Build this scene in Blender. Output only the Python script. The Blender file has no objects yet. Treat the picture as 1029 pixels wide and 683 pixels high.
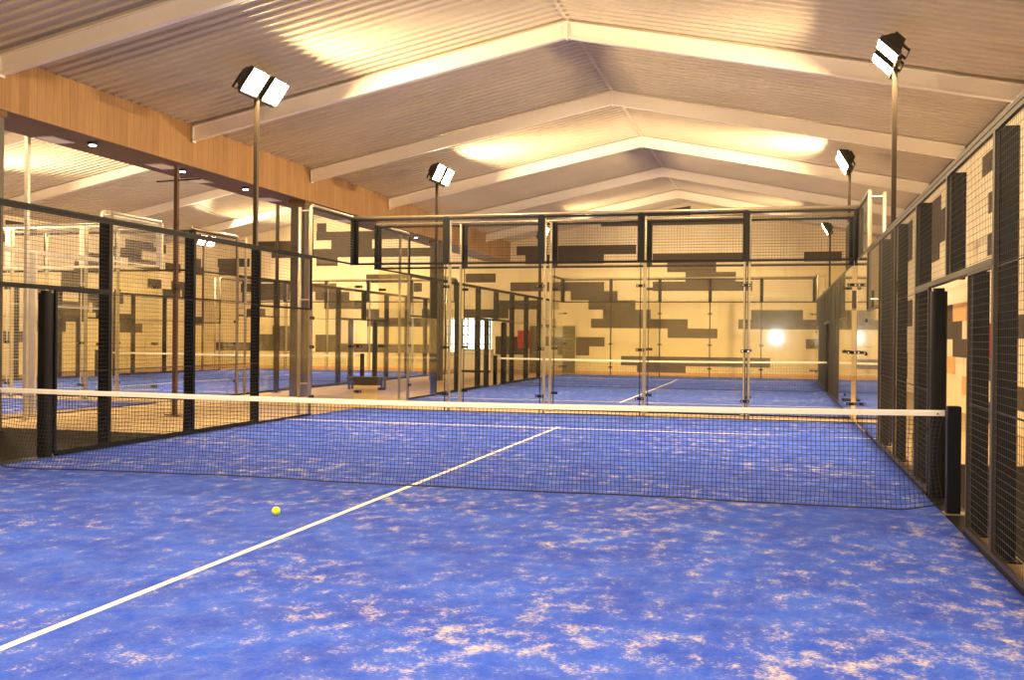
import bpy, math, random
from mathutils import Vector, Matrix

random.seed(7)
scene = bpy.context.scene
col = scene.collection

# ------------------------------------------------------------------ camera
CAM = (3.56014, -9.56793, 1.50509)
YAW, PITCH, ROLL, FPX = 0.256835, -0.0018995, 0.0098492, 1009.646
f = Vector((-math.sin(YAW) * math.cos(PITCH), math.cos(YAW) * math.cos(PITCH), math.sin(PITCH)))
r = Vector((math.cos(YAW), math.sin(YAW), 0))
u = r.cross(f)
cr, sr = math.cos(ROLL), math.sin(ROLL)
r2 = cr * r + sr * u
u2 = -sr * r + cr * u
cam = bpy.data.cameras.new('camera')
cam.sensor_width = 36
cam.lens = FPX * 36 / 1029
cam.clip_start = 0.02
cam.clip_end = 200
camo = bpy.data.objects.new('camera', cam)
col.objects.link(camo)
M3 = Matrix((r2, u2, -f)).transposed()
camo.matrix_world = Matrix.Translation(CAM) @ M3.to_4x4()
scene.camera = camo

# ------------------------------------------------------------------ light
EXPOSURE = 0.0
LAMP_W = 500.0          # each floodlight head
LAMP_COL = (1.0, 0.72, 0.38)
FLASH_W = 270.0
scene.view_settings.view_transform = 'Standard'
scene.view_settings.look = 'None'
scene.view_settings.gamma = 1
scene.view_settings.use_curve_mapping = False
scene.view_settings.exposure = EXPOSURE
world = bpy.data.worlds.new('world')
scene.world = world
world.use_nodes = True
world.node_tree.nodes['Background'].inputs[0].default_value = (1.0, 0.85, 0.65, 1)
world.node_tree.nodes['Background'].inputs[1].default_value = 0.02
scene.cycles.transparent_max_bounces = 40
scene.cycles.max_bounces = 10
scene.cycles.diffuse_bounces = 5
scene.cycles.glossy_bounces = 5
scene.cycles.sample_clamp_indirect = 6
scene.cycles.caustics_reflective = False
scene.cycles.caustics_refractive = False

# the flash gun on the photographer's camera
fl = bpy.data.lights.new('camera_flash', 'POINT')
fl.energy = FLASH_W
fl.color = (0.86, 0.93, 1.0)
fl.shadow_soft_size = 0.035
flo = bpy.data.objects.new('camera_flash', fl)
flo.location = (CAM[0] + 0.01, CAM[1] + 0.02, CAM[2] + 0.13)
col.objects.link(flo)

# ------------------------------------------------------------------ materials
def lin(c):
    return tuple(((v / 255) / 12.92 if v / 255 <= 0.04045 else ((v / 255 + 0.055) / 1.055) ** 2.4) for v in c) + (1,)


def new_mat(name):
    m = bpy.data.materials.new(name)
    m.use_nodes = True
    return m, m.node_tree.nodes, m.node_tree.links, m.node_tree.nodes['Principled BSDF']


def noise(n, l, vec, scale, detail=3, rough=0.5):
    t = n.new('ShaderNodeTexNoise')
    t.inputs['Scale'].default_value = scale
    t.inputs['Detail'].default_value = detail
    t.inputs['Roughness'].default_value = rough
    l.new(vec, t.inputs['Vector'])
    return t.outputs['Fac']


def ramp(n, l, fac, stops):
    t = n.new('ShaderNodeValToRGB')
    e = t.color_ramp.elements
    e[0].position, e[0].color = stops[0]
    e[1].position, e[1].color = stops[-1]
    for p, c in stops[1:-1]:
        x = e.new(p)
        x.color = c
    l.new(fac, t.inputs['Fac'])
    return t.outputs['Color']


def mix(n, l, fac, a, b):
    t = n.new('ShaderNodeMix')
    t.data_type = 'RGBA'
    for k, v in ((0, fac), (6, a), (7, b)):
        if hasattr(v, 'links'):
            l.new(v, t.inputs[k])
        else:
            t.inputs[k].default_value = v
    return t.outputs[2]


def mapping(n, l, scale=(1, 1, 1), coord='Object'):
    tc = n.new('ShaderNodeTexCoord')
    mp = n.new('ShaderNodeMapping')
    mp.inputs['Scale'].default_value = scale
    l.new(tc.outputs[coord], mp.inputs['Vector'])
    return mp.outputs['Vector']


def bump(n, l, b, h, strength, dist=0.01):
    t = n.new('ShaderNodeBump')
    t.inputs['Strength'].default_value = strength
    t.inputs['Distance'].default_value = dist
    l.new(h, t.inputs['Height'])
    l.new(t.outputs['Normal'], b.inputs['Normal'])


def plain(name, c, rough=0.5, metal=0.0, var=0.12, scale=6, spec=0.5):
    m, n, l, b = new_mat(name)
    v = mapping(n, l)
    fac = noise(n, l, v, scale, 4)
    c = lin(c)
    d = tuple(x * (1 - var) for x in c[:3]) + (1,)
    e = tuple(min(1, x * (1 + var)) for x in c[:3]) + (1,)
    l.new(ramp(n, l, fac, [(0.3, d), (0.7, e)]), b.inputs['Base Color'])
    b.inputs['Roughness'].default_value = rough
    b.inputs['Metallic'].default_value = metal
    b.inputs['Specular IOR Level'].default_value = spec
    return m


M = {}
M['dark_metal'] = plain('dark_metal', (15, 17, 22), 0.5, 0.0, 0.1, 8, 0.2)
M['lit_frame_metal'] = plain('lit_frame_metal', (54, 46, 38), 0.45, 0.1, 0.1, 6)  # lit copy of dark_metal, warm lamp light mixed into the colour
M['light_pole'] = plain('light_pole', (58, 48, 36), 0.4, 0.3, 0.1, 4)
M['wire'] = plain('wire', (58, 56, 53), 0.4, 0.2, 0.05, 3)
M['pale_metal'] = plain('pale_metal', (214, 208, 198), 0.3, 0.5, 0.06, 8)
M['steel'] = plain('steel', (176, 166, 146), 0.34, 0.6, 0.08, 8)
M['rafter'] = plain('rafter', (242, 234, 220), 0.55, 0.0, 0.03, 1)
M['chrome'] = plain('chrome', (225, 225, 225), 0.12, 1.0, 0.02, 4)
M['pad'] = plain('pad', (20, 20, 22), 0.5, 0, 0.15, 5, 0.2)
M['cord'] = plain('cord', (20, 22, 28), 0.7, 0, 0.1, 20)
M['tape'] = plain('tape', (245, 242, 232), 0.6, 0, 0.03, 9)
M['line'] = plain('line', (240, 232, 215), 0.85, 0, 0.06, 25)
M['soffit'] = plain('soffit', (116, 86, 48), 0.6, 0, 0.05, 1)
M['column'] = plain('column', (88, 80, 72), 0.45, 0.1, 0.08, 2)
M['rust_pole'] = plain('rust_pole', (84, 54, 38), 0.45, 0.2, 0.12, 4)
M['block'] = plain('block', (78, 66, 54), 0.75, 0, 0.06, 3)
M['orange_block'] = plain('orange_block', (226, 180, 120), 0.75, 0, 0.05, 3)
M['red'] = plain('red', (190, 34, 22), 0.4, 0, 0.06, 4)
M['white'] = plain('white', (235, 230, 220), 0.5, 0, 0.03, 3)
M['shutter'] = plain('shutter', (128, 118, 84), 0.5, 0.1, 0.08, 3)
M['curb'] = plain('curb', (186, 160, 122), 0.85, 0, 0.12, 14)
M['bench'] = plain('bench', (60, 50, 42), 0.6, 0, 0.1, 5)
M['lens_frame'] = plain('lens_frame', (60, 58, 52), 0.35, 0.3, 0.1, 8)


def emis(name, c, s):
    m, n, l, b = new_mat(name)
    b.inputs['Base Color'].default_value = c + (1,)
    b.inputs['Emission Color'].default_value = c + (1,)
    b.inputs['Emission Strength'].default_value = s
    return m


M['lens'] = emis('lens', (1, 0.85, 0.55), 40)
M['spot_glow'] = emis('spot_glow', (0.75, 0.85, 1.0), 14)
M['panel_glow'] = emis('panel_glow', (0.9, 0.75, 0.55), 0.12)
M['daylight'] = emis('daylight', (0.86, 0.96, 1.0), 6)

# tennis ball
m, n, l, b = new_mat('felt')
v = mapping(n, l)
fac = noise(n, l, v, 300, 3)
l.new(ramp(n, l, fac, [(0.3, lin((190, 225, 30))), (0.7, lin((225, 250, 60)))]), b.inputs['Base Color'])
b.inputs['Roughness'].default_value = 0.9
M['felt'] = m

# glass: thin tinted sheet with real reflections
def glass(name, tint, rough, boost):
    m, n, l, b = new_mat(name)
    n.remove(b)
    out = n['Material Output']
    tr = n.new('ShaderNodeBsdfTransparent')
    tr.inputs[0].default_value = tint
    gl = n.new('ShaderNodeBsdfGlossy')
    gl.inputs['Roughness'].default_value = rough
    gl.inputs['Color'].default_value = (1, 1, 1, 1)
    dust = n.new('ShaderNodeBsdfGlossy')
    dust.inputs['Roughness'].default_value = 0.16
    v = mapping(n, l)
    dm = n.new('ShaderNodeMapRange')
    l.new(noise(n, l, v, 3.0, 6, 0.6), dm.inputs['Value'])
    dm.inputs['From Min'].default_value = 0.4
    dm.inputs['From Max'].default_value = 0.75
    dm.inputs['To Min'].default_value = 0.10
    dm.inputs['To Max'].default_value = 0.40
    g2 = n.new('ShaderNodeMixShader')
    l.new(dm.outputs[0], g2.inputs[0])
    l.new(gl.outputs[0], g2.inputs[1])
    l.new(dust.outputs[0], g2.inputs[2])
    fr = n.new('ShaderNodeFresnel')
    fr.inputs[0].default_value = 1.45
    mu = n.new('ShaderNodeMath')
    mu.operation = 'MULTIPLY'
    mu.inputs[1].default_value = boost
    mu.use_clamp = True
    l.new(fr.outputs[0], mu.inputs[0])
    mx = n.new('ShaderNodeMixShader')
    geo = n.new('ShaderNodeNewGeometry')
    inv = n.new('ShaderNodeMath')
    inv.operation = 'SUBTRACT'
    inv.inputs[0].default_value = 1
    l.new(geo.outputs['Backfacing'], inv.inputs[1])
    m2 = n.new('ShaderNodeMath')
    m2.operation = 'MULTIPLY'
    l.new(mu.outputs[0], m2.inputs[0])
    l.new(inv.outputs[0], m2.inputs[1])
    l.new(m2.outputs[0], mx.inputs[0])
    l.new(tr.outputs[0], mx.inputs[1])
    l.new(g2.outputs[0], mx.inputs[2])
    l.new(mx.outputs[0], out.inputs['Surface'])
    return m


M['glass'] = glass('glass', (0.985, 0.98, 0.93, 1), 0.05, 1.7)
M['window_glass'] = glass('window_glass', (0.97, 0.98, 0.97, 1), 0.02, 1.0)

# blue sanded turf
def turf_mat():
    m, n, l, b = new_mat('blue_turf')
    v = mapping(n, l)
    v2 = mapping(n, l, (1.5, 1.15, 1))
    big = noise(n, l, v, 0.55, 3)
    mid = noise(n, l, v2, 4.2, 6, 0.66)
    fine = noise(n, l, mapping(n, l, (1, 1.6, 1)), 42, 4, 0.75)
    # sand where mid + big + fine is high
    def math_(op, a, b_):
        t = n.new('ShaderNodeMath')
        t.operation = op
        for k, x in ((0, a), (1, b_)):
            if hasattr(x, 'links'):
                l.new(x, t.inputs[k])
            else:
                t.inputs[k].default_value = x
        return t.outputs[0]
    s = math_('ADD', mid, math_('MULTIPLY', math_('SUBTRACT', big, 0.5), 0.42))
    s = math_('ADD', s, math_('MULTIPLY', math_('SUBTRACT', fine, 0.5), 0.7))
    sand = ramp(n, l, s, [(0.575, (0, 0, 0, 1)), (0.87, (0.92, 0.92, 0.92, 1))])
    haze = ramp(n, l, math_('ADD', math_('MULTIPLY', mid, 0.6), math_('MULTIPLY', fine, 0.4)),
                [(0.4, (0, 0, 0, 1)), (0.78, (0.42, 0.42, 0.42, 1))])
    vary = noise(n, l, v, 1.7, 4)
    blue = ramp(n, l, vary, [(0.3, lin((26, 58, 176))), (0.7, lin((42, 84, 206)))])
    b1 = mix(n, l, haze, blue, lin((138, 152, 204)))
    b2 = mix(n, l, sand, b1, lin((222, 206, 178)))
    l.new(b2, b.inputs['Base Color'])
    b.inputs['Roughness'].default_value = 0.95
    b.inputs['Specular IOR Level'].default_value = 0.15
    g = noise(n, l, v, 160, 2)
    bump(n, l, b, g, 0.5, 0.004)
    return m


M['turf'] = turf_mat()

# floors
def floor_mat():
    m, n, l, b = new_mat('beige_floor')
    v = mapping(n, l)
    fac = noise(n, l, v, 2.2, 7, 0.6)
    l.new(ramp(n, l, fac, [(0.3, lin((176, 150, 112))), (0.7, lin((206, 180, 140)))]), b.inputs['Base Color'])
    b.inputs['Roughness'].default_value = 0.7
    return m


M['floor'] = floor_mat()


def deck_mat():
    m, n, l, b = new_mat('dark_deck')
    v = mapping(n, l)
    w = n.new('ShaderNodeTexWave')
    w.bands_direction = 'Y'
    w.inputs['Scale'].default_value = 2.2
    w.inputs['Distortion'].default_value = 0.2
    l.new(v, w.inputs['Vector'])
    grain = noise(n, l, mapping(n, l, (0.6, 14, 1)), 3, 5)
    c = ramp(n, l, grain, [(0.3, lin((16, 11, 8))), (0.7, lin((32, 22, 15)))])
    gap = ramp(n, l, w.outputs['Fac'], [(0.02, (0.25, 0.25, 0.25, 1)), (0.08, (1, 1, 1, 1))])
    t = n.new('ShaderNodeMix')
    t.data_type = 'RGBA'
    t.blend_type = 'MULTIPLY'
    t.inputs[0].default_value = 1
    l.new(c, t.inputs[6])
    l.new(gap, t.inputs[7])
    l.new(t.outputs[2], b.inputs['Base Color'])
    b.inputs['Roughness'].default_value = 0.75
    b.inputs['Specular IOR Level'].default_value = 0.08
    return m


M['deck'] = deck_mat()


def wall_mat():
    m, n, l, b = new_mat('cream_wall')
    v = mapping(n, l)
    vs = mapping(n, l, (1, 1, 0.12))
    a = noise(n, l, v, 0.8, 5)
    c = noise(n, l, vs, 3.0, 3)
    x = ramp(n, l, a, [(0.3, lin((238, 222, 186))), (0.7, lin((248, 235, 202)))])
    y = mix(n, l, ramp(n, l, c, [(0.55, (0, 0, 0, 1)), (0.8, (0.5, 0.5, 0.5, 1))]), x, lin((214, 194, 150)))
    l.new(y, b.inputs['Base Color'])
    b.inputs['Roughness'].default_value = 0.7
    return m


M['wall'] = wall_mat()


def roof_mat():
    m, n, l, b = new_mat('roof_sheet')
    v = mapping(n, l)
    a = noise(n, l, v, 0.7, 4)
    l.new(ramp(n, l, a, [(0.3, lin((200, 188, 168))), (0.7, lin((210, 198, 179)))]), b.inputs['Base Color'])
    b.inputs['Roughness'].default_value = 0.34
    b.inputs['Specular IOR Level'].default_value = 0.5
    return m


M['roof'] = roof_mat()


def board_mat():
    # vertical timber-look cladding boards of uneven tone
    m, n, l, b = new_mat('cladding_board')
    v = mapping(n, l)
    sep = n.new('ShaderNodeSeparateXYZ')
    l.new(v, sep.inputs[0])
    fl_ = n.new('ShaderNodeMath')
    fl_.operation = 'MULTIPLY'
    fl_.inputs[1].default_value = 5.2
    l.new(sep.outputs['Y'], fl_.inputs[0])
    f2 = n.new('ShaderNodeMath')
    f2.operation = 'FLOOR'
    l.new(fl_.outputs[0], f2.inputs[0])
    wn = n.new('ShaderNodeTexWhiteNoise')
    wn.noise_dimensions = '1D'
    l.new(f2.outputs[0], wn.inputs['W'])
    grain = noise(n, l, mapping(n, l, (1, 16, 0.7)), 2.4, 6, 0.6)
    c1 = ramp(n, l, grain, [(0.25, lin((156, 116, 72))), (0.75, lin((190, 150, 100)))])
    c2 = mix(n, l, ramp(n, l, wn.outputs['Value'], [(0, (0, 0, 0, 1)), (1, (0.45, 0.45, 0.45, 1))]), c1, lin((138, 98, 58)))
    fr = n.new('ShaderNodeMath')
    fr.operation = 'FRACT'
    l.new(fl_.outputs[0], fr.inputs[0])
    gap = ramp(n, l, fr.outputs[0], [(0.0, (0.45, 0.45, 0.45, 1)), (0.07, (1, 1, 1, 1))])
    t = n.new('ShaderNodeMix')
    t.data_type = 'RGBA'
    t.blend_type = 'MULTIPLY'
    t.inputs[0].default_value = 1
    l.new(c2, t.inputs[6])
    l.new(gap, t.inputs[7])
    l.new(t.outputs[2], b.inputs['Base Color'])
    b.inputs['Roughness'].default_value = 0.6
    return m


M['board'] = board_mat()

# ------------------------------------------------------------------ builders
class MB:
    def __init__(self):
        self.v, self.f = [], []

    def box(self, x0, x1, y0, y1, z0, z1):
        if x0 > x1: x0, x1 = x1, x0
        if y0 > y1: y0, y1 = y1, y0
        if z0 > z1: z0, z1 = z1, z0
        k = len(self.v)
        self.v += [(x0, y0, z0), (x1, y0, z0), (x1, y1, z0), (x0, y1, z0),
                   (x0, y0, z1), (x1, y0, z1), (x1, y1, z1), (x0, y1, z1)]
        self.f += [(k, k + 3, k + 2, k + 1), (k + 4, k + 5, k + 6, k + 7), (k, k + 1, k + 5, k + 4),
                   (k + 1, k + 2, k + 6, k + 5), (k + 2, k + 3, k + 7, k + 6), (k + 3, k, k + 4, k + 7)]
        return self

    def prism(self, pts, d):
        """pts: closed polygon of Vectors, extruded by vector d"""
        k = len(self.v)
        nn = len(pts)
        self.v += [tuple(p) for p in pts] + [tuple(Vector(p) + Vector(d)) for p in pts]
        self.f.append(tuple(range(k + nn - 1, k - 1, -1)))
        self.f.append(tuple(range(k + nn, k + 2 * nn)))
        for i in range(nn):
            j = (i + 1) % nn
            self.f.append((k + i, k + j, k + nn + j, k + nn + i))
        return self

    def tube(self, path, rad, sides=6, cap=True, sq=False):
        path = [Vector(p) for p in path]
        k0 = len(self.v)
        nseg = len(path)
        ref = None
        for i, p in enumerate(path):
            if i == 0:
                t = path[1] - path[0]
            elif i == nseg - 1:
                t = path[-1] - path[-2]
            else:
                t = (path[i + 1] - path[i]).normalized() + (path[i] - path[i - 1]).normalized()
            t.normalize()
            if ref is None:
                ref = Vector((0, 0, 1)) if abs(t.z) < 0.9 else Vector((1, 0, 0))
            a = t.cross(ref).normalized()
            b_ = a.cross(t).normalized()
            ref = b_
            off = math.pi / sides if sq else 0
            for s in range(sides):
                an = 2 * math.pi * s / sides + off
                self.v.append(tuple(p + rad * (math.cos(an) * a + math.sin(an) * b_)))
        for i in range(nseg - 1):
            for s in range(sides):
                a0 = k0 + i * sides + s
                a1 = k0 + i * sides + (s + 1) % sides
                self.f.append((a0, a1, a1 + sides, a0 + sides))
        if cap:
            self.f.append(tuple(k0 + s for s in range(sides))[::-1])
            self.f.append(tuple(k0 + (nseg - 1) * sides + s for s in range(sides)))
        return self

    def mesh(self, name):
        me = bpy.data.meshes.new(name)
        me.from_pydata(self.v, [], self.f)
        me.update()
        return me

    def build(self, name, mat, parent=None, loc=None, smooth=False, bevel=0):
        me = self.mesh(name)
        me.materials.append(mat)
        if smooth:
            for p in me.polygons: p.use_smooth = True
        return link(name, me, parent, loc, bevel)


def link(name, me, parent=None, loc=None, bevel=0):
    o = bpy.data.objects.new(name, me)
    col.objects.link(o)
    if parent: o.parent = parent
    if loc: o.location = loc
    if bevel:
        bm_ = o.modifiers.new('bevel', 'BEVEL')
        bm_.width = bevel
        bm_.segments = 2
        bm_.limit_method = 'ANGLE'
    return o


def thing(name, label, cat, loc=(0, 0, 0), group=None, rz=0):
    o = bpy.data.objects.new(name, None)
    col.objects.link(o)
    o.location = loc
    o.rotation_euler = (0, 0, rz)
    o.empty_display_size = 0.2
    return tag(o, label, cat, group)


def tag(o, label, cat, group=None, kind=None):
    o['label'] = label
    o['category'] = cat
    if group: o['group'] = group
    if kind: o['kind'] = kind
    return o


def struct(o, label=None, cat=None):
    o['kind'] = 'structure'
    if label: o['label'] = label
    if cat: o['category'] = cat
    return o


# ------------------------------------------------------------------ the hall
XR, XL, XLL = 7.5, -7.9, -23.3          # right wall, cladding plane, far left wall
XR_RIDGE = -0.2
Y0, YW = -13.0, 33.6                    # near wall, far wall
EAVE, RIDGE = 5.75, 7.33
HALF = (XR - XL) / 2


def roof_z(x):
    c = XR_RIDGE if x > XL - 0.6 else (XL + XLL) / 2
    return RIDGE - abs(x - c) * (RIDGE - EAVE) / HALF


struct(MB().box(XLL - .3, XR + .3, Y0 - .3, YW + .3, -0.30, -0.02).build('floor', M['floor']),
       'pale beige concrete floor of the aisles between the courts', 'floor')
dk = MB()
dk.box(-9.4, -5.22, -12.9, 3.88, -0.02, 0.0)
struct(dk.build('floor_deck', M['deck']), 'dark wooden deck in the left aisle beside the near court', 'floor')
dk = MB()
dk.box(5.22, 7.45, -12.9, 3.88, -0.02, 0.0)
struct(dk.build('floor_deck', M['deck']), 'dark wooden deck in the right aisle beside the near court', 'floor')

# walls
def gable_wall(name, y, th, label):
    o = MB()
    c2 = (XL + XLL) / 2
    pts = [(XLL, y, -.02), (XR, y, -.02), (XR, y, EAVE), (XR_RIDGE, y, RIDGE), (XL, y, EAVE), (c2, y, RIDGE), (XLL, y, EAVE)]
    # two convex-ish polygons
    o.prism([Vector(p) for p in ((XL, y, -.02), (XR, y, -.02), (XR, y, EAVE), (XR_RIDGE, y, RIDGE), (XL, y, EAVE))], (0, th, 0))
    o.prism([Vector(p) for p in ((XLL, y, -.02), (XL, y, -.02), (XL, y, EAVE), (c2, y, RIDGE), (XLL, y, EAVE))], (0, th, 0))
    return struct(o.build(name, M['wall']), label, 'wall')


wall_far = gable_wall('wall_far', YW, 0.25, 'cream gable wall with dark staggered painted blocks at the far end')
wall_near = gable_wall('wall_near', Y0, -0.25, 'cream gable wall behind the photographer')
wall_right = struct(MB().box(XR, XR + .25, Y0, YW, -.02, EAVE).build('wall_right', M['wall']),
                    'cream side wall with dark staggered painted blocks right of the courts', 'wall')
wall_left = struct(MB().box(XLL - .25, XLL, Y0, YW, -.02, EAVE).build('wall_left', M['wall']),
                   'cream side wall with dark blocks at the far left of the hall', 'wall')

# dark blocks of the far wall (rows 0.40 m high starting at 0.38 m)
FAR = [(-7.87, -3.67, 8, 9), (-5.14, -3.08, 7, 8), (-4.35, -2.3, 6, 7), (-3.71, -1.64, 5, 6), (-4.23, -0.07, 4, 5), (-0.91, 1.17, 3, 4), (-4.88, -3.63, 2, 3), (-4.88, -4.3, 1, 2), (-2.9, 3.34, 0, 1), (-2.21, -0.14, -1, 0), (-0.96, 1.09, 10, 11), (-0.18, 1.91, 9, 10), (-1.57, 2.58, 8, 9), (2.55, 4.63, 5, 6), (2.03, 5.23, 4, 5), (4.76, 5.23, 2, 3), (-5.76, -2.29, 12, 13), (-5.76, -3.69, 11, 12), (-1.58, 2.49, 11, 12), (4.65, 6.13, 11, 12), (-3.83, 2.19, 15, 16), (-2.24, 0.0, 16, 17), (-17.27, -16.79, 15, 16), (-17.29, -11.3, 14, 15), (-16.53, -14.49, 13, 14), (-17.29, -11.29, 12, 13), (-17.28, -16.2, 11, 12), (-14.77, -12.52, 9, 10), (-9.96, -8.56, 9, 10), (-17.32, -16.26, 8, 9), (-17.32, -15.6, 7, 8), (-16.86, -14.86, 6, 7), (-14.9, -14.11, 5, 6), (-14.7, -11.21, 4, 5), (-17.29, -16.23, 2, 3), (-17.29, -11.2, 1, 2), (-12.57, -12.04, 8, 9), (-12.03, -11.22, 5, 6), (-11.49, -11.21, 3, 4), (-9.99, -8.36, 5, 6), (-8.55, -6.5, 6, 7), (-8.78, -7.95, 5, 6), (-8.54, -7.07, 1, 3), (-22.45, -20.75, 11, 12), (-22.39, -21.48, 10, 11), (-20.2, -18.64, 7, 8), (-19.51, -18.63, 3, 4), (-20.18, -18.62, 1, 3), (-22.51, -20.55, 1, 2),
       (-19.6, -17.29, 12, 13), (-21.2, -17.29, 8, 9), (-20.6, -18.2, 13, 14), (-7.6, -6.2, 12, 13), (-7.2, -5.9, 11, 12), (5.4, 7.4, 7, 8), (6.0, 7.4, 6, 7), (-20.9, -19.9, 5, 6)]
mb = MB()
for x0, x1, r0, r1 in FAR:
    z0, z1 = .38 + .4 * r0, .38 + .4 * r1
    z0 = max(z0, 0.02)
    pts = [Vector((x0, YW, z0)), Vector((x1, YW, z0)), Vector((x1, YW, min(z1, roof_z(x1) - .02)))]
    rdg = XR_RIDGE if x0 > XL else (XL + XLL) / 2
    pts.append(Vector((x0, YW, max(z0 + .001, min(z1, roof_z(x0) - .02)))))
    mb.prism(pts, (0, -0.012, 0))
mb.build('painted_blocks', M['block'], wall_far)


def side_blocks(X, d, traced, wall, seed, ymin, ymax, skip=None):
    rnd = random.Random(seed)
    mb, ob = MB(), MB()
    y = ymin
    # staggered stair runs, like the far wall's
    while y < ymax:
        row = rnd.randint(0, 12)
        yy = y
        for k in range(rnd.randint(3, 6)):
            w = rnd.uniform(1.0, 2.4)
            row2 = row + k * rnd.choice((1, 1, -1))
            if 0 <= row2 <= 12 and not (skip and skip[0] < yy + w and yy < skip[1]):
                mb.box(X, X + d * .012, yy, min(yy + w, ymax), .38 + .4 * row2, .78 + .4 * row2)
            yy += rnd.uniform(.4, 1.2)
        y += rnd.uniform(1.3, 2.2)
    for y0, y1, z0, z1, kind in traced:
        (mb if kind == 'd' else ob).box(X, X + d * .014, y0, y1, z0, z1)
    mb.build('painted_blocks', M['block'], wall)
    if ob.v: ob.build('relief_blocks', M['orange_block'], wall)


# the right wall as seen through the gate (Y 11-15) and the mesh around it
RT = [(y0, y1, .38 + .4 * r0, .38 + .4 * r1, k) for y0, y1, r0, r1, k in (
    (15.34, 16.62, 3, 5, 'd'), (14.21, 15.32, 2, 4, 'd'), (13.63, 14.2, 2, 3, 'd'), (13.68, 15.36, 4, 5, 'o'),
    (15.07, 16.62, 1, 2, 'o'), (13.4, 14.11, 0, 1, 'o'), (10.48, 11.66, 1, 2, 'd'), (10.36, 11.24, -1, 0, 'd'), (7.81, 9.03, 3, 4, 'd'),
    (7.4, 8.97, 0, 1, 'd'), (10.85, 12.08, 11, 12, 'd'), (10.47, 11.46, 9, 10, 'd'), (10.42, 11.49, 7, 8, 'd'), (17.26, 18.92, 11, 12, 'd'),
    (16.47, 18.71, 9, 11, 'd'), (17.48, 19.35, 8, 9, 'd'), (22.67, 24.1, 9, 12, 'd'), (23.75, 25.56, 6, 8, 'd'), (22.5, 24.42, 4, 6, 'd'),
    (23.53, 25.86, 0, 2, 'd'), (20.2, 22.0, 3, 5, 'd'), (19.6, 21.2, 5, 6, 'd'), (26.4, 28.6, 7, 8, 'd'), (27.0, 29.4, 6, 7, 'd'), (28.0, 30.6, 2, 4, 'd'))]
side_blocks(XR, -1, RT, wall_right, 5, -12, 5, (6.5, 34))
side_blocks(XLL, 1, [], wall_left, 9, -12, 33)

# low tiled skirting at the wall foot
struct(MB().box(XLL, XR, YW - .02, YW, -.02, .10).build('baseboard_far', M['orange_block']))

# roof sheets: corrugated, ribs running up the slope
PITCH_R = 0.25


def roof_slope(xa, za, xb, zb, name, label):
    mb = MB()
    y = Y0 - .2
    prof = []
    while y < YW + .2:
        prof += [(y, 0), (y + .17, 0), (y + .178, -.045), (y + .215, -.045), (y + .223, 0)]
        y += PITCH_R
    k = len(mb.v)
    for (yy, dz) in prof:
        mb.v += [(xa, yy, za + dz + .03), (xb, yy, zb + dz + .03)]
    for i in range(len(prof) - 1):
        a = 2 * i
        mb.f.append((a, a + 1, a + 3, a + 2))
    # upper skin so that the sheet has a thickness
    k = len(mb.v)
    mb.v += [(xa, Y0 - .2, za + .12), (xb, Y0 - .2, zb + .12), (xb, YW + .2, zb + .12), (xa, YW + .2, za + .12)]
    mb.f.append((k, k + 1, k + 2, k + 3))
    return struct(mb.build(name, M['roof']), label, 'ceiling')


roof_slope(XL - .02, EAVE, XR_RIDGE, RIDGE, 'ceiling', 'pale ribbed metal roof slope left of the ridge above the near court')
roof_slope(XR_RIDGE, RIDGE, XR + .2, EAVE - .04, 'ceiling', 'pale ribbed metal roof slope right of the ridge above the near court')
c2 = (XL + XLL) / 2
roof_slope(XLL - .2, EAVE - .04, c2, RIDGE, 'ceiling', 'pale ribbed metal roof slope over the left hall rising from the far left wall')
roof_slope(c2, RIDGE, XL, EAVE, 'ceiling', 'pale ribbed metal roof slope over the left hall falling to the timber fascia')
mb = MB()
mb.prism([Vector((XR_RIDGE - .04, Y0, RIDGE - .004)), Vector((XR_RIDGE, Y0, RIDGE + .005)), Vector((XR_RIDGE + .04, Y0, RIDGE - .004)),
          Vector((XR_RIDGE + .04, Y0, RIDGE - .012)), Vector((XR_RIDGE, Y0, RIDGE - .003)), Vector((XR_RIDGE - .04, Y0, RIDGE - .012))], (0, YW - Y0, 0))
struct(mb.build('trim_ridge', M['roof']))

# rafters (steel portal frames, painted pale)
FRAMES = [-7.3, -2.05, 3.23, 8.45, 13.8, 19.1, 24.4, 29.7]


def rafter(y, xa, za, xb, zb, xc, zc, name='rafter'):
    mb = MB()
    D = .30
    for (x1, z1, x2, z2) in ((xa, za, xb, zb), (xb, zb, xc, zc)):
        for (w, t0, t1) in ((.06, 0, .025), (.03, .02, D - .02), (.06, D - .025, D)):
            pts = [Vector((x1, y - w, z1 - t0 - .035)), Vector((x2, y - w, z2 - t0 - .035)),
                   Vector((x2, y - w, z2 - t1 - .035)), Vector((x1, y - w, z1 - t1 - .035))]
            mb.prism(pts, (0, 2 * w, 0))
    # haunch plates at the knees and the apex
    for (x1, z1, s) in ((xa, za, 1), (xc, zc, -1)):
        mb.box(x1, x1 + s * .03, y - .06, y + .06, z1 - D - .06, z1 - .04)
    mb.box(xb - .012, xb + .012, y - .061, y + .061, zb - D - .06, zb - .04)
    return struct(mb.build(name, M['rafter']))


for i, y in enumerate(FRAMES):
    struct(rafter(y, XL + .02, EAVE, XR_RIDGE, RIDGE, XR - .01, EAVE, 'trim_rafter'),
           'pale steel rafter frame crossing the roof over the courts', 'rafter')
    struct(rafter(y, XLL + .01, EAVE, c2, RIDGE, XL - 1.1, EAVE + .22, 'trim_rafter'),
           'pale steel rafter frame crossing the roof over the left hall', 'rafter')

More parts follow.
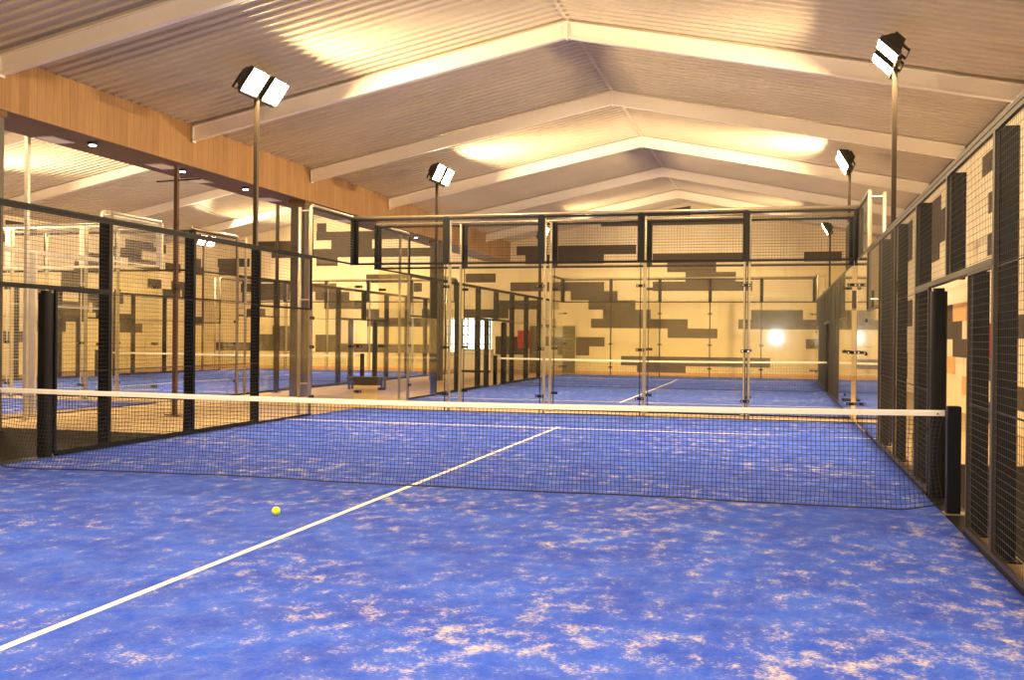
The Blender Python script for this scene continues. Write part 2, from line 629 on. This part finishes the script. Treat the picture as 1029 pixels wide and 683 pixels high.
# big beam between the halls: timber-look fascia and a grey soffit
bz = 4.92
mb = MB()
mb.box(XL - .04, XL, Y0, YW, bz, EAVE + .02)
fas = struct(mb.build('wall_fascia', M['board']), 'timber-look boarded fascia above the left side of the court', 'fascia')
mb = MB().box(XL - 1.1, XL - .041, Y0, YW, bz, bz + .04)
mb.box(XL - 1.14, XL - 1.1, Y0, YW, bz, EAVE + .2)
struct(mb.build('ceiling_soffit', M['soffit']), 'grey soffit under the boarded fascia', 'soffit')
# dark strip along the top of the right wall
struct(MB().box(XR - .05, XR, Y0, YW, EAVE - .3, EAVE - .04).build('top_strip_right', M['block']))

for y, what in ((3.2, 'square grey concrete column under the fascia nearest the camera on the left'),
                (13.8, 'square grey concrete column under the fascia beside the left far corner of the near court'),
                (24.4, 'brown square column under the fascia behind the glass back wall'),
                ):
    mb = MB().box(-8.35, -7.95, y - .2, y + .2, -.02, bz)
    o = struct(mb.build('column', M['column'], bevel=.012), what, 'column')
    cp = MB().box(-8.39, -7.93, y - .23, y + .23, bz - .10, bz - .001).build('column_capital', M['soffit'], o)

# soffit fittings
for i, (x, y, w) in enumerate(((-8.26, 5.86, 'nearest the camera'), (-8.32, 8.75, 'above the brown pole'),
                               (-8.29, 11.26, 'just before the grey column'), (-8.23, 22.42, 'far behind the glass back wall'))):
    t = thing('soffit_spotlight', 'small round bluish white spotlight in the soffit ' + w, 'spotlight', (x, y, bz), 'soffit spotlights')
    mb = MB()
    mb.tube([(0, 0, 0), (0, 0, -.05)], .085, 12)
    mb.build('housing', M['lens_frame'], t)
    mb = MB().tube([(0, 0, -.05), (0, 0, -.062)], .062, 12)
    mb.build('lens', M['spot_glow'], t)
    for k in range(3):
        mb = MB()
        a = k * math.tau / 3
        mb.box(.1 * math.cos(a) - .012, .1 * math.cos(a) + .012, .1 * math.sin(a) - .012, .1 * math.sin(a) + .012, -.03, 0)
        mb.build('clip', M['chrome'], t)
for i, (x, y, w) in enumerate(((-8.75, 5.47, 'nearest the camera'), (-8.49, 8.3, 'left of the brown pole'),
                               (-8.8, 10.1, 'right of the brown pole'), (-8.75, 13.2, 'beside the grey column head'),
                               (-8.8, 17.92, 'behind the corner mesh band'))):
    t = thing('soffit_panel_light', 'flat pale rectangular panel light in the soffit ' + w, 'ceiling light', (x, y, bz), 'soffit panel lights')
    mb = MB()
    for (a, b2, c, d) in ((-.2, .2, -.3, -.27), (-.2, .2, .27, .3), (-.2, -.17, -.27, .27), (.17, .2, -.27, .27)):
        mb.box(a, b2, c, d, -.02, 0)
    mb.build('frame', M['white'], t)
    MB().box(-.17, .17, -.27, .27, -.012, 0).build('diffuser', M['panel_glow'], t)

# ------------------------------------------------------------------ courts
wire_cache = {}


def wire_mesh(w, h, double=()):
    """a welded wire sheet w x h in the local XZ plane; double = heights with an overlap seam"""
    key = (round(w, 2), round(h, 2), tuple(double))
    if key in wire_cache: return wire_cache[key]
    mb = MB()
    sp = .0556
    rr = .0019
    nx = max(1, round(w / sp))
    for i in range(1, nx):
        x = w * i / nx
        mb.tube([(x, 0, 0), (x, 0, h)], rr * .72, 4, False)
    nz = max(1, round(h / sp))
    for i in range(1, nz):
        z = h * i / nz
        mb.tube([(0, -.003, z), (w, -.003, z)], rr * 1.15, 4, False)
    for z in double:
        mb.tube([(0, -.006, z), (w, -.006, z)], .0055, 5, False)
    me = mb.mesh('wire_mesh')
    wire_cache[key] = me
    return me


wm_mats = {}


def mesh_panel(parent, origin, axis, w, h, mat, double=(), fr=.035, name='mesh_panel'):
    """frame of flat bars + a wire sheet; axis 'x' or 'y' is the panel's long direction"""
    mb = MB()
    d = .03
    for (a, b_, c, e) in ((0, w, 0, fr), (0, w, h - fr, h), (0, fr, fr, h - fr), (w - fr, w, fr, h - fr)):
        mb.box(a, b_, -d / 2, d / 2, c, e)
    o = mb.build(name, M['lit_frame_metal'] if mat is M['dark_metal'] and axis == 'y' and origin[0] > 0 else mat, parent, origin, bevel=0)
    if axis == 'y': o.rotation_euler = (0, 0, math.pi / 2)
    key = (mat.name, round(w, 2), round(h, 2), tuple(double))
    if key not in wm_mats:
        me = wire_mesh(w, h, double).copy()
        me.materials.clear()
        me.materials.append(M['wire'] if mat is M['dark_metal'] else mat)
        wm_mats[key] = me
    link('wire_mesh', wm_mats[key], o)
    return o


def glass_pane(parent, x0, x1, y0, y1, z0, z1):
    return MB().box(x0, x1, y0, y1, z0, z1).build('glass_pane', M['glass'], parent)


def clamp(parent, x, y, z, t, axis='x'):
    """dark plate joining two panes with two bright bolts; t = inward normal sign"""
    mb = MB()
    if axis == 'x':
        mb.box(x - .085, x + .085, y, y + t * .014, z - .028, z + .028)
    else:
        mb.box(x, x + t * .014, y - .085, y + .085, z - .028, z + .028)
    o = mb.build('clamp', M['pad'], parent)
    for s in (-1, 1):
        mb = MB()
        if axis == 'x':
            mb.tube([(x + s * .055, y + t * .014, z), (x + s * .055, y + t * .026, z)], .016, 8)
        else:
            mb.tube([(x + t * .014, y + s * .055, z), (x + t * .026, y + s * .055, z)], .016, 8)
        mb.build('bolt', M['chrome'], o)
    return o


def back_wall(cy, cx, t, label, mat, strip, clamps=True, pmat=None):
    """glass end wall at local y; t = +1 outward direction along Y. strip = x offset of the pale posts, toned as their lamp-lit side"""
    yb = cy + t * 10
    root = thing('glass_back_wall', label, 'glass wall', (cx, yb, 0), 'glass end walls')
    for i in range(5):
        x0 = -5 + 2 * i
        glass_pane(root, x0 + .006, x0 + 1.994, 0, t * .012, .015, 2.99)
        mesh_panel(root, (x0 + .02, t * .012, 3.0), 'x', 1.96, .96, mat, (), .045)
    for i in range(6):
        x = -5 + 2 * i
        x0 = x + strip
        if 0 < i < 5:
            pb = MB().box(x0, x0 + .04, t * .03, t * .13, 0, 3.97)
            pb.box(x0 - .05, x0 + .10, t * .02, t * .2, 0, .012)
            pb.build('post', pmat or M['steel'], root, bevel=.008)  # pale tone paints in the lamp-lit side of the posts
            MB().box(x - .008, x + .008, -t * .002, t * .02, .015, 3.0).build('gasket', mat, root)
        jw = .045 if 0 < i < 5 else .02
        MB().box(x - jw, x + jw, t * .0, t * .028, 3.0, 3.97).build('joint_post', mat, root)
        if clamps:
            for z in (.35, 1.3, 2.55):
                clamp(root, max(-4.915, min(4.915, x)), 0, z, -t)
    # top rail, a round-edged tube; pale steel paints in the lamp light on top
    mb = MB().tube([(-5.03, t * .04, 4.0), (5.03, t * .04, 4.0)], .03, 10)
    mb.build('top_rail', M['steel'], root, smooth=True)
    MB().box(-5, 5, -.0, t * .05, 0, .014).build('bottom_rail', mat, root)
    return root


def side_wall(cx, cy, s, label, mat, glass_near=True, ymin=-10, ymax=10, pads=(.95,), clamps=True):
    """long side: s = outward sign along X. local origin at (cx, cy)"""
    X = cx + 5 * s
    root = thing('court_side_fence', label, 'court fence', (X, cy, 0), 'court side fences')
    a, b_ = .0, .04

    def panel(y0, y1, z0, z1, dbl=()):
        if y0 >= ymin - .01 and y1 <= ymax + .01:
            mesh_panel(root, (s * .02, y0, z0), 'y', y1 - y0, z1 - z0, mat, dbl)
    for (y0, y1) in ((-6, -4), (-4, -2), (2, 4), (4, 6)):
        panel(y0, y1, .03, 3.0, (1.0, 2.0))
    panel(-2, 0, 2.06, 3.0)
    panel(0, 2, 2.06, 3.0)
    panel(-2, -1.05, .03, 2.06, (1.0,))
    panel(pads[0] + .07, 2, .03, 2.06, (1.0,))
    for q in (-1, 1):
        panel(*sorted((6 * q, 8 * q)), 2.0, 3.0)
        panel(*sorted((8 * q, 10 * q)), 3.0, 3.97)
    # glass panes
    for q in (-1, 1):
        if q * 8 < ymin or q * 8 > ymax: continue
        y0, y1 = sorted((6.006 * q, 7.994 * q))
        glass_pane(root, s * .004, s * .016, y0, y1, .015, 1.99)
        y0, y1 = sorted((8.006 * q, 9.99 * q))
        glass_pane(root, s * .004, s * .016, y0, y1, .015, 2.99)
        if clamps:
            for z in (.35, 1.3, 1.85):
                clamp(root, s * .004, 8 * q, z, -s, 'y')
    # posts
    for y in (-6, -4, -2, 2, 4, 6, 10, -10, -1.05, 0):
        if y < ymin or y > ymax: continue
        top = 3.0
        z0 = 0
        if abs(y) == 10: z0, top = 3.0, 3.97
        dx = .10 if abs(y) == 10 else .165
        if y == -1.05: top = 2.06
        if y == 0: z0 = 2.06
        pb = MB().box(s * .045, s * dx, y - .03, y + .03, z0, top)
        if z0 == 0: pb.box(s * .04, s * .20, y - .08, y + .08, 0, .012)
        pb.build('post', mat, root, bevel=.006)
    # rails
    mb = MB()
    for (y0, y1) in ((-8, 8),):
        y0, y1 = max(y0, ymin), min(y1, ymax)
        mb.box(-.0 * s, s * .06, y0, y1, 3.0, 3.045)
    fm = M['lit_frame_metal'] if mat is M['dark_metal'] and s > 0 else mat  # right-hand rails take the lamp-lit tone
    mb.build('top_rail', fm, root, bevel=.006)
    if ymin < -1:
        MB().box(0, s * .06, max(ymin, -8), -1.0, 0, .03).build('bottom_rail', mat, root)
    MB().box(0, s * .06, 1.0, min(8, ymax), 0, .03).build('bottom_rail', mat, root)
    # gate lintel
    if ymin < -1:
        MB().box(s * .0, s * .22, -1.06, 1.0, -.018, .0).build('gate_threshold', mat, root)
        MB().box(0, s * .06, -2, 2, 2.04, 2.085).build('gate_lintel', fm, root, bevel=.005)
    # padded gate post
    for y in pads:
        mb = MB()
        ring = []
        w, d, rr = .075, .075, .045
        for cx_, cy_, a0 in ((w - rr, d - rr, 0), (-w + rr, d - rr, 90), (-w + rr, -d + rr, 180), (w - rr, -d + rr, 270)):
            for k in range(5):
                an = math.radians(a0 + k * 22.5)
                ring.append((s * .09 + cx_ + rr * math.cos(an), y + cy_ + rr * math.sin(an)))
        mb.prism([Vector((x_, y_, .0)) for x_, y_ in ring], (0, 0, 2.0))
        ring2 = [((x_ - s * .09) * .7 + s * .09, (y_ - y) * .7 + y) for x_, y_ in ring]
        mb.prism([Vector((x_, y_, 2.0)) for x_, y_ in ring2], (0, 0, .03))
        mb.build('padded_gate_post', M['pad'], root, smooth=False)
    # corner end frames with rounded heads and outer brace
    for q in (-1, 1):
        if q * 8 < ymin or q * 8 > ymax: continue
        y = 8 * q
        path = [(s * .042, y, 0), (s * .042, y, 3.9)]
        for k in range(1, 6):
            an = k * math.pi / 10
            path.append((s * .042, y + q * .1 * (1 - math.cos(an)), 3.9 + .1 * math.sin(an)))
        path.append((s * .042, y + q * 2.0, 4.0))
        MB().tube(path, .036, 8).build('corner_frame', M['pale_metal'] if mat is M['pale_metal'] else M['steel'], root, smooth=True)
        mb = MB().tube([(s * .27, y, 0), (s * .27, y, 3.97)], .034, 8)
        mb.build('brace_post', M['steel'], root, smooth=True)
        for z in (.6, 2.2, 3.9):
            MB().tube([(s * .042, y, z), (s * .27, y, z)], .016, 6).build('brace_rung', M['steel'], root)
    return root


def net(cx, cy, label, lod=0):
    root = thing('court_net', label, 'net', (cx, cy, .003), 'court nets')
    rnd = random.Random(int(cy * 10) + 3)
    W = 5.0

    def top(x):
        u_ = x / 5
        return .845 + .035 * abs(u_) ** 1.6 * (1.3 if x > 0 else .75)

    # slack foot of the net: swings a little toward -Y and ripples
    ph = [rnd.uniform(0, 6.28) for _ in range(6)]

    def pt(x, tt):
        # tt 0 at the tape .. 1 at the foot
        zt = top(x) - .038
        zb = .016
        edge = max(0, 1 - (W - abs(x)) / .35)
        rip = .03 * math.sin(x * 1.3 + ph[0]) + .016 * math.sin(x * 3.1 + ph[1]) + .007 * math.sin(x * 7.7 + ph[2])
        z = zt + (zb - zt) * tt + edge * .06 * tt
        y = (-(.055 + rip + .16 * max(0, (-x - 2.2) / 2.8)) * tt ** 2.2) * (1 - edge * .6)
        xx = x + .008 * math.sin(6 * tt + x * 5 + ph[3]) * tt
        if abs(x) > 4.5:
            xx -= math.copysign(1, x) * .05 * edge * math.sin(tt * math.pi)
        return (xx, y, z)
    cells = .04 if lod == 0 else .08
    rr = .0026 if lod == 0 else .003
    nx = int(2 * W / cells)
    nz = 20 if lod == 0 else 10
    mb = MB()
    for i in range(nx + 1):
        x = -W + 2 * W * i / nx
        mb.tube([pt(x, k / nz) for k in range(nz + 1)], rr, 3, False)
    for k in range(1, nz + 1):
        mb.tube([pt(-W + 2 * W * i / (nx // 2), k / nz) for i in range(nx // 2 + 1)], rr if k < nz else .008, 3, False)
    mb.build('netting', M['cord'], root)
    # tape
    mb = MB()
    nn = 60
    for i in range(nn):
        xa, xb = -W - .01 + (2 * W + .02) * i / nn, -W - .01 + (2 * W + .02) * (i + 1) / nn
        k = len(mb.v)
        for x in (xa, xb):
            z = top(x) + .012
            mb.v += [(x, -.011, z - .052), (x, -.013, z - .01), (x, 0, z), (x, .013, z - .01), (x, .011, z - .052)]
        for j in range(4):
            mb.f.append((k + j, k + 5 + j, k + 6 + j, k + 1 + j))
    tp = mb.build('net_tape', M['tape'], root)
    for s in (-1, 1):
        MB().tube([(s * (W - .05), -.013, top(s * W) - .022), (s * (W - .05), -.018, top(s * W) - .022)], .008, 8).build('eyelet', M['pad'], tp)
        pb = MB().box(s * 5.015, s * 5.13, -.13, -.02, 0, .945)
        pb.build('net_post', M['dark_metal'], root, bevel=.012)
        MB().box(s * 5.0, s * 5.19, -.16, .02, 0, .01).build('post_foot', M['steel'], root)
    return root


def court(cx, cy, name, x_line=True):
    mb = MB().box(-4.995, 4.995, -9.995, 9.995, -.018, 0.0)
    t = mb.build('court_turf', M['turf'], None, (cx, cy, 0))
    tag(t, 'blue sand-dusted artificial turf of ' + name, 'artificial turf', 'blue court turfs')
    if x_line:
        h = .0022
        for y in (-6.95, 6.95):
            MB().box(-4.99, 4.99, y - .025, y + .025, .0, h).build('service_line', M['line'], t)
        MB().box(-.025, .025, -7.15, 7.15, .0, h + .0006).build('centre_line', M['line'], t)
    return t


# court A: the one the camera stands in
court(0, 0, 'the near court the camera stands on')
net(0, 0, 'black net with white tape stretched across the near court')
back_wall(0, 0, 1, 'glass end wall with mesh band closing the far end of the near court', M['dark_metal'], .045)
back_wall(0, 0, -1, 'glass end wall right behind the camera', M['dark_metal'], .045)
side_wall(0, 0, 1, 'dark mesh and glass fence along the right side of the near court', M['dark_metal'])
side_wall(0, 0, -1, 'dark mesh and glass fence along the left side of the near court', M['dark_metal'], pads=(.88,))
# concrete edge strips outside the near court
for s, w in ((1, 'right'), (-1, 'left')):
    for y0, y1, ww in ((-10, -1.08, 'camera'), (1.0, 10, 'far')):
        struct(MB().box(s * 5.07, s * 5.22, y0, y1, -.02, -.002).build('floor_curb', M['curb']),
               'sandy concrete edge strip along the %s side of the near court, %s half' % (w, ww), 'floor')


# court B: straight behind
court(0, 21.3, 'the court straight behind the glass back wall')
net(0, 21.3, 'net with white tape on the court straight behind the glass back wall', 1)
back_wall(21.3, 0, -1, 'glass end wall of the court behind, just beyond the near court back wall', M['dark_metal'], -.08)
back_wall(21.3, 0, 1, 'farthest glass end wall in front of the cream gable wall', M['dark_metal'], -.025, pmat=M['dark_metal'])
side_wall(0, 21.3, 1, 'dark mesh fence on the right side of the court behind the back wall', M['dark_metal'])
side_wall(0, 21.3, -1, 'dark mesh fence on the left side of the court behind the back wall', M['dark_metal'])

# court C: left hall, far
CX = -14.7
court(CX, 21.3, 'the far court in the left hall beyond the columns')
net(CX, 21.3, 'net with white tape on the far court of the left hall', 1)
back_wall(21.3, CX, -1, 'near glass end wall of the far left hall court with dark frames', M['dark_metal'], .045)
back_wall(21.3, CX, 1, 'far glass end wall of the far left hall court before the blocks wall', M['dark_metal'], .035, clamps=False)
side_wall(CX, 21.3, 1, 'dark mesh fence of the far left hall court on the side facing the columns', M['dark_metal'])
side_wall(CX, 21.3, -1, 'dark mesh fence of the far left hall court beside the far left wall', M['dark_metal'], clamps=False)

# court D: left hall, near (pale frames)
court(CX, 0, 'the near court in the left hall with pale frames')
back_wall(0, CX, 1, 'pale framed glass end wall of the near left hall court', M['pale_metal'], .045)
side_wall(CX, 0, 1, 'pale framed mesh fence of the near left hall court facing the columns', M['pale_metal'])


# ------------------------------------------------------------------ floodlights
def floodlight_post(x, y, s, h, label, heads=(-.36, .36), mat=None, tilt=27, power=1.0, size=1.0):
    """s = direction the heads face along X"""
    mat = mat or M['light_pole']
    root = thing('floodlight_post', label, 'floodlight', (x, y, 0), 'floodlight posts')
    MB().tube([(0, 0, 0), (0, 0, h - .12)], .048, 4, sq=True).build('pole', mat, root)
    MB().box(-.1, .1, -.1, .1, 0, .014).build('base_plate', mat, root)
    if len(heads) > 1:
        mb = MB().box(-.03, .03, heads[0] - .22, heads[-1] + .22, h - .14, h - .10)
    else:
        mb = MB().box(-.03, .03, -.2, .2, h - .14, h - .10)
    mb.build('crossbar', mat, root)
    for hy in heads:
        hd = MB()
        # housing: a shallow tapered box with fins, open towards +x local (face)
        W_, H_ = .26 * size, .22 * size
        f0 = [Vector((.09, -W_, -H_)), Vector((.09, W_, -H_)), Vector((.09, W_, H_)), Vector((.09, -W_, H_))]
        b0 = [Vector((-.07, -W_ * .6, -H_ * .6)), Vector((-.07, W_ * .6, -H_ * .6)), Vector((-.07, W_ * .6, H_ * .6)), Vector((-.07, -W_ * .6, H_ * .6))]
        k = len(hd.v)
        hd.v += [tuple(p) for p in f0 + b0]
        hd.f += [(k, k + 1, k + 5, k + 4), (k + 1, k + 2, k + 6, k + 5), (k + 2, k + 3, k + 7, k + 6), (k + 3, k, k + 4, k + 7), (k + 4, k + 5, k + 6, k + 7)]
        for q in range(-3, 4):
            hd.box(-.12, -.05, q * .035 - .004, q * .035 + .004, -.09, .09)
        # hood rim
        for (a, b_, c, d) in ((-W_, W_, H_, H_ + .008), (-W_, W_, -H_ - .008, -H_), (-W_ - .008, -W_, -H_, H_), (W_, W_ + .008, -H_, H_)):
            hd.box(.07, .15, a, b_, c, d)
        o = hd.build('lamp_head', M['lens_frame'], root, (s * .05, hy, h + .15))
        o.rotation_euler = (0, math.radians(tilt), 0 if s > 0 else math.pi)
        MB().box(.075, .092, -W_ + .01, W_ - .01, -H_ + .01, H_ - .01).build('lens', M['lens'], o)
        yk = MB()
        for q in (-1, 1):
            yk.box(-.02, .02, q * (W_ + .012), q * (W_ + .022), -.25, .03)
        yk.box(-.02, .02, -W_ - .02, W_ + .02, -.26, -.25)
        yk.build('yoke', mat, o)
        la = bpy.data.lights.new('bulb', 'AREA')
        la.shape = 'RECTANGLE'
        la.size = .38 * size
        la.size_y = .46 * size
        la.energy = LAMP_W * power
        la.color = LAMP_COL
        lo = bpy.data.objects.new('bulb', la)
        col.objects.link(lo)
        lo.parent = o
        lo.location = (.10, 0, 0)
        lo.rotation_euler = (0, -math.pi / 2, 0)
    return root


FL = 5.75
floodlight_post(-5.24, 6.25, 1, FL, 'tall floodlight post glowing brightly at the left side of the near court', tilt=36)
floodlight_post(5.24, 6.4, -1, FL - .04, 'tall double floodlight post behind the right fence of the near court', tilt=46, size=.8)
floodlight_post(-5.24, -6.25, 1, FL, 'floodlight post by the left fence near the camera end')
floodlight_post(5.24, -6.25, -1, FL, 'floodlight post by the right fence near the camera end')
floodlight_post(-5.24, 15.9, 1, FL, 'floodlight post glowing left of centre beyond the glass back wall')
floodlight_post(5.24, 16.0, -1, FL, 'floodlight post on the right just beyond the glass back wall', tilt=30)
floodlight_post(-5.24, 28.0, 1, FL - .35, 'farthest floodlight post left, seen through the mesh band', heads=(0,), size=1.3)
floodlight_post(5.36, 27.3, -1, FL - .4, 'farthest floodlight post right, seen through the mesh band', heads=(0,), tilt=30)
floodlight_post(-9.22, 14.56, -1, FL - .3, 'floodlight post by the far left hall court just left of the grey column')
floodlight_post(-9.22, 27.3, -1, FL - .3, 'floodlight post at the far end of the left hall beside the columns')
floodlight_post(-20.2, 15.2, 1, FL, 'floodlight post beyond the far left hall court by the left wall')
floodlight_post(-20.2, 28.7, 1, FL - .3, 'floodlight glowing low in the left hall above the blocks wall')
floodlight_post(-9.22, 5.38, -1, FL - .3, 'pale floodlight post of the near left hall court', mat=M['pale_metal'])
floodlight_post(-20.2, 4.0, 1, FL, 'floodlight post on the outer side of the near left hall court')

# brown free pole with a cross arm in the left aisle
t = thing('crossarm_pole', 'slim brown pole with a thin cross arm standing in the left aisle', 'pole', (-7.3, 7.0, 0))
MB().tube([(0, 0, 0), (0, 0, 4.66)], .05, 4, sq=True).build('pole', M['rust_pole'], t)
MB().box(-.16, .16, -.1, .1, 0, .02).build('base_plate', M['rust_pole'], t)
MB().tube([(-.36, -.1, 4.36), (.44, .1, 4.42)], .014, 6).build('cross_arm', M['dark_metal'], t)

# ------------------------------------------------------------------ wall fittings
# daylight window in the far wall
wx0, wx1, wz0, wz1 = -10.85, -8.75, .82, 2.36
wo = struct(MB().box(wx0, wx1, YW - .03, YW - .012, wz0, wz1).build('window_1', M['daylight']),
            'bright overexposed daylight window low in the far wall', 'window')
mb = MB()
for x in (wx0, wx0 + .75, wx0 + 1.0, wx0 + 1.35, wx1 - .06):
    mb.box(x, x + .06, YW - .07, YW - .031, wz0, wz1)
for z in (wz0, 1.2, 1.62, 2.0, wz1 - .05):
    mb.box(wx0, wx1, YW - .06, YW - .031, z, z + .04)
mb.build('window_frame', M['dark_metal'], wo)
MB().box(wx0 - .02, wx1 + .02, YW - .18, YW - .02, wz0 - .05, wz0 - .001).build('window_sill', M['white'], wo)

t = thing('reception_counter', 'white counter below the bright window at the far wall', 'counter', (-9.3, 33.1, -.02))
MB().box(-.75, .75, -.25, .25, 0, .98).build('body', M['white'], t, bevel=.01)
MB().box(-.8, .8, -.3, .3, .98, 1.03).build('top', M['white'], t, bevel=.01)
MB().box(-.75, .75, -.26, -.2501, 0, .1).build('plinth', M['bench'], t)

def shutter(n_, x0, x1, z1, label):
    mb = MB()
    k = 0
    z = .0
    while z < z1 - .05:
        mb.prism([Vector((x0, YW - .02, z)), Vector((x0, YW - .05, z + .02)), Vector((x0, YW - .05, z + .08)), Vector((x0, YW - .02, z + .10))], (x1 - x0, 0, 0))
        z += .12
    mb.box(x0, x1, YW - .022, YW - .014, 0, z1)
    o = struct(mb.build('door_%d' % n_, M['shutter']), label, 'door')
    fr = MB().box(x0 - .06, x0, YW - .07, YW - .012, 0, z1 + .06).box(x1, x1 + .06, YW - .07, YW - .012, 0, z1 + .06).box(x0, x1, YW - .07, YW - .012, z1, z1 + .06)
    fr.build('door_frame', M['shutter'], o)


shutter(1, -6.9, -4.98, 2.0, 'olive roller shutter with horizontal slats in the far wall')


def cabinet(loc, axis, w, h, label):
    t = thing('fire_cabinet', label, 'fire cabinet', loc)
    if axis == 'y':
        MB().box(0, -.16, -w / 2, w / 2, 0, h).build('body', M['red'], t, bevel=.01)
        MB().box(-.16, -.175, -w / 2 + .04, w / 2 - .04, .04, h - .04).build('door', M['red'], t)
        MB().box(-.175, -.195, w / 2 - .11, w / 2 - .08, h / 2 - .05, h / 2 + .05).build('handle', M['chrome'], t)
    else:
        MB().box(-w / 2, w / 2, 0, -.16, 0, h).build('body', M['red'], t, bevel=.01)
        MB().box(-w / 2 + .04, w / 2 - .04, -.16, -.175, .04, h - .04).build('door', M['red'], t)
        MB().box(w / 2 - .11, w / 2 - .08, -.175, -.195, h / 2 - .05, h / 2 + .05).build('handle', M['chrome'], t)


cabinet((XR - .001, 11.3, 1.22), 'y', .75, .65, 'red fire hose cabinet on the right wall behind the mesh')
cabinet((-7.2, YW - .014, 1.05), 'x', .55, .8, 'red fire hose cabinet on the far wall right of the window')

# dark bench in the far left aisle
t = thing('bench', 'low dark bench in the aisle beyond the glass back wall', 'bench', (-7.75, 17.2, 0), rz=.1)
MB().box(-.55, .55, -.2, .2, .30, .36).build('seat', M['bench'], t, bevel=.008)
MB().box(-.52, .52, -.19, -.17, .12, .30).build('front_panel', M['bench'], t)
for sx in (-1, 1):
    for sy in (-1, 1):
        MB().box(sx * .48 - .03, sx * .48 + .03, sy * .15 - .03, sy * .15 + .03, 0, .30).build('leg', M['bench'], t)

# ------------------------------------------------------------------ the ball
me = bpy.data.meshes.new('tennis_ball')
import bmesh
bm = bmesh.new()
bmesh.ops.create_uvsphere(bm, u_segments=32, v_segments=20, radius=.036)
bm.to_mesh(me)
bm.free()
for p in me.polygons: p.use_smooth = True
me.materials.append(M['felt'])
ball = link('tennis_ball', me, None, (-.48, -1.92, .037))
tag(ball, 'yellow-green ball lying on the near court left of the centre line', 'ball')
path = []
for k in range(65):
    t_ = k / 64 * math.tau
    a_, b_ = .44 * math.pi / 2, 0
    x = math.cos(t_) + .38 * math.cos(3 * t_)
    y = math.sin(t_) - .38 * math.sin(3 * t_)
    z = 1.15 * math.sin(2 * t_)
    v_ = Vector((x, y, z)).normalized() * .0362
    path.append(v_)
MB().tube(path, .0012, 5, False).build('seam', M['tape'], ball)
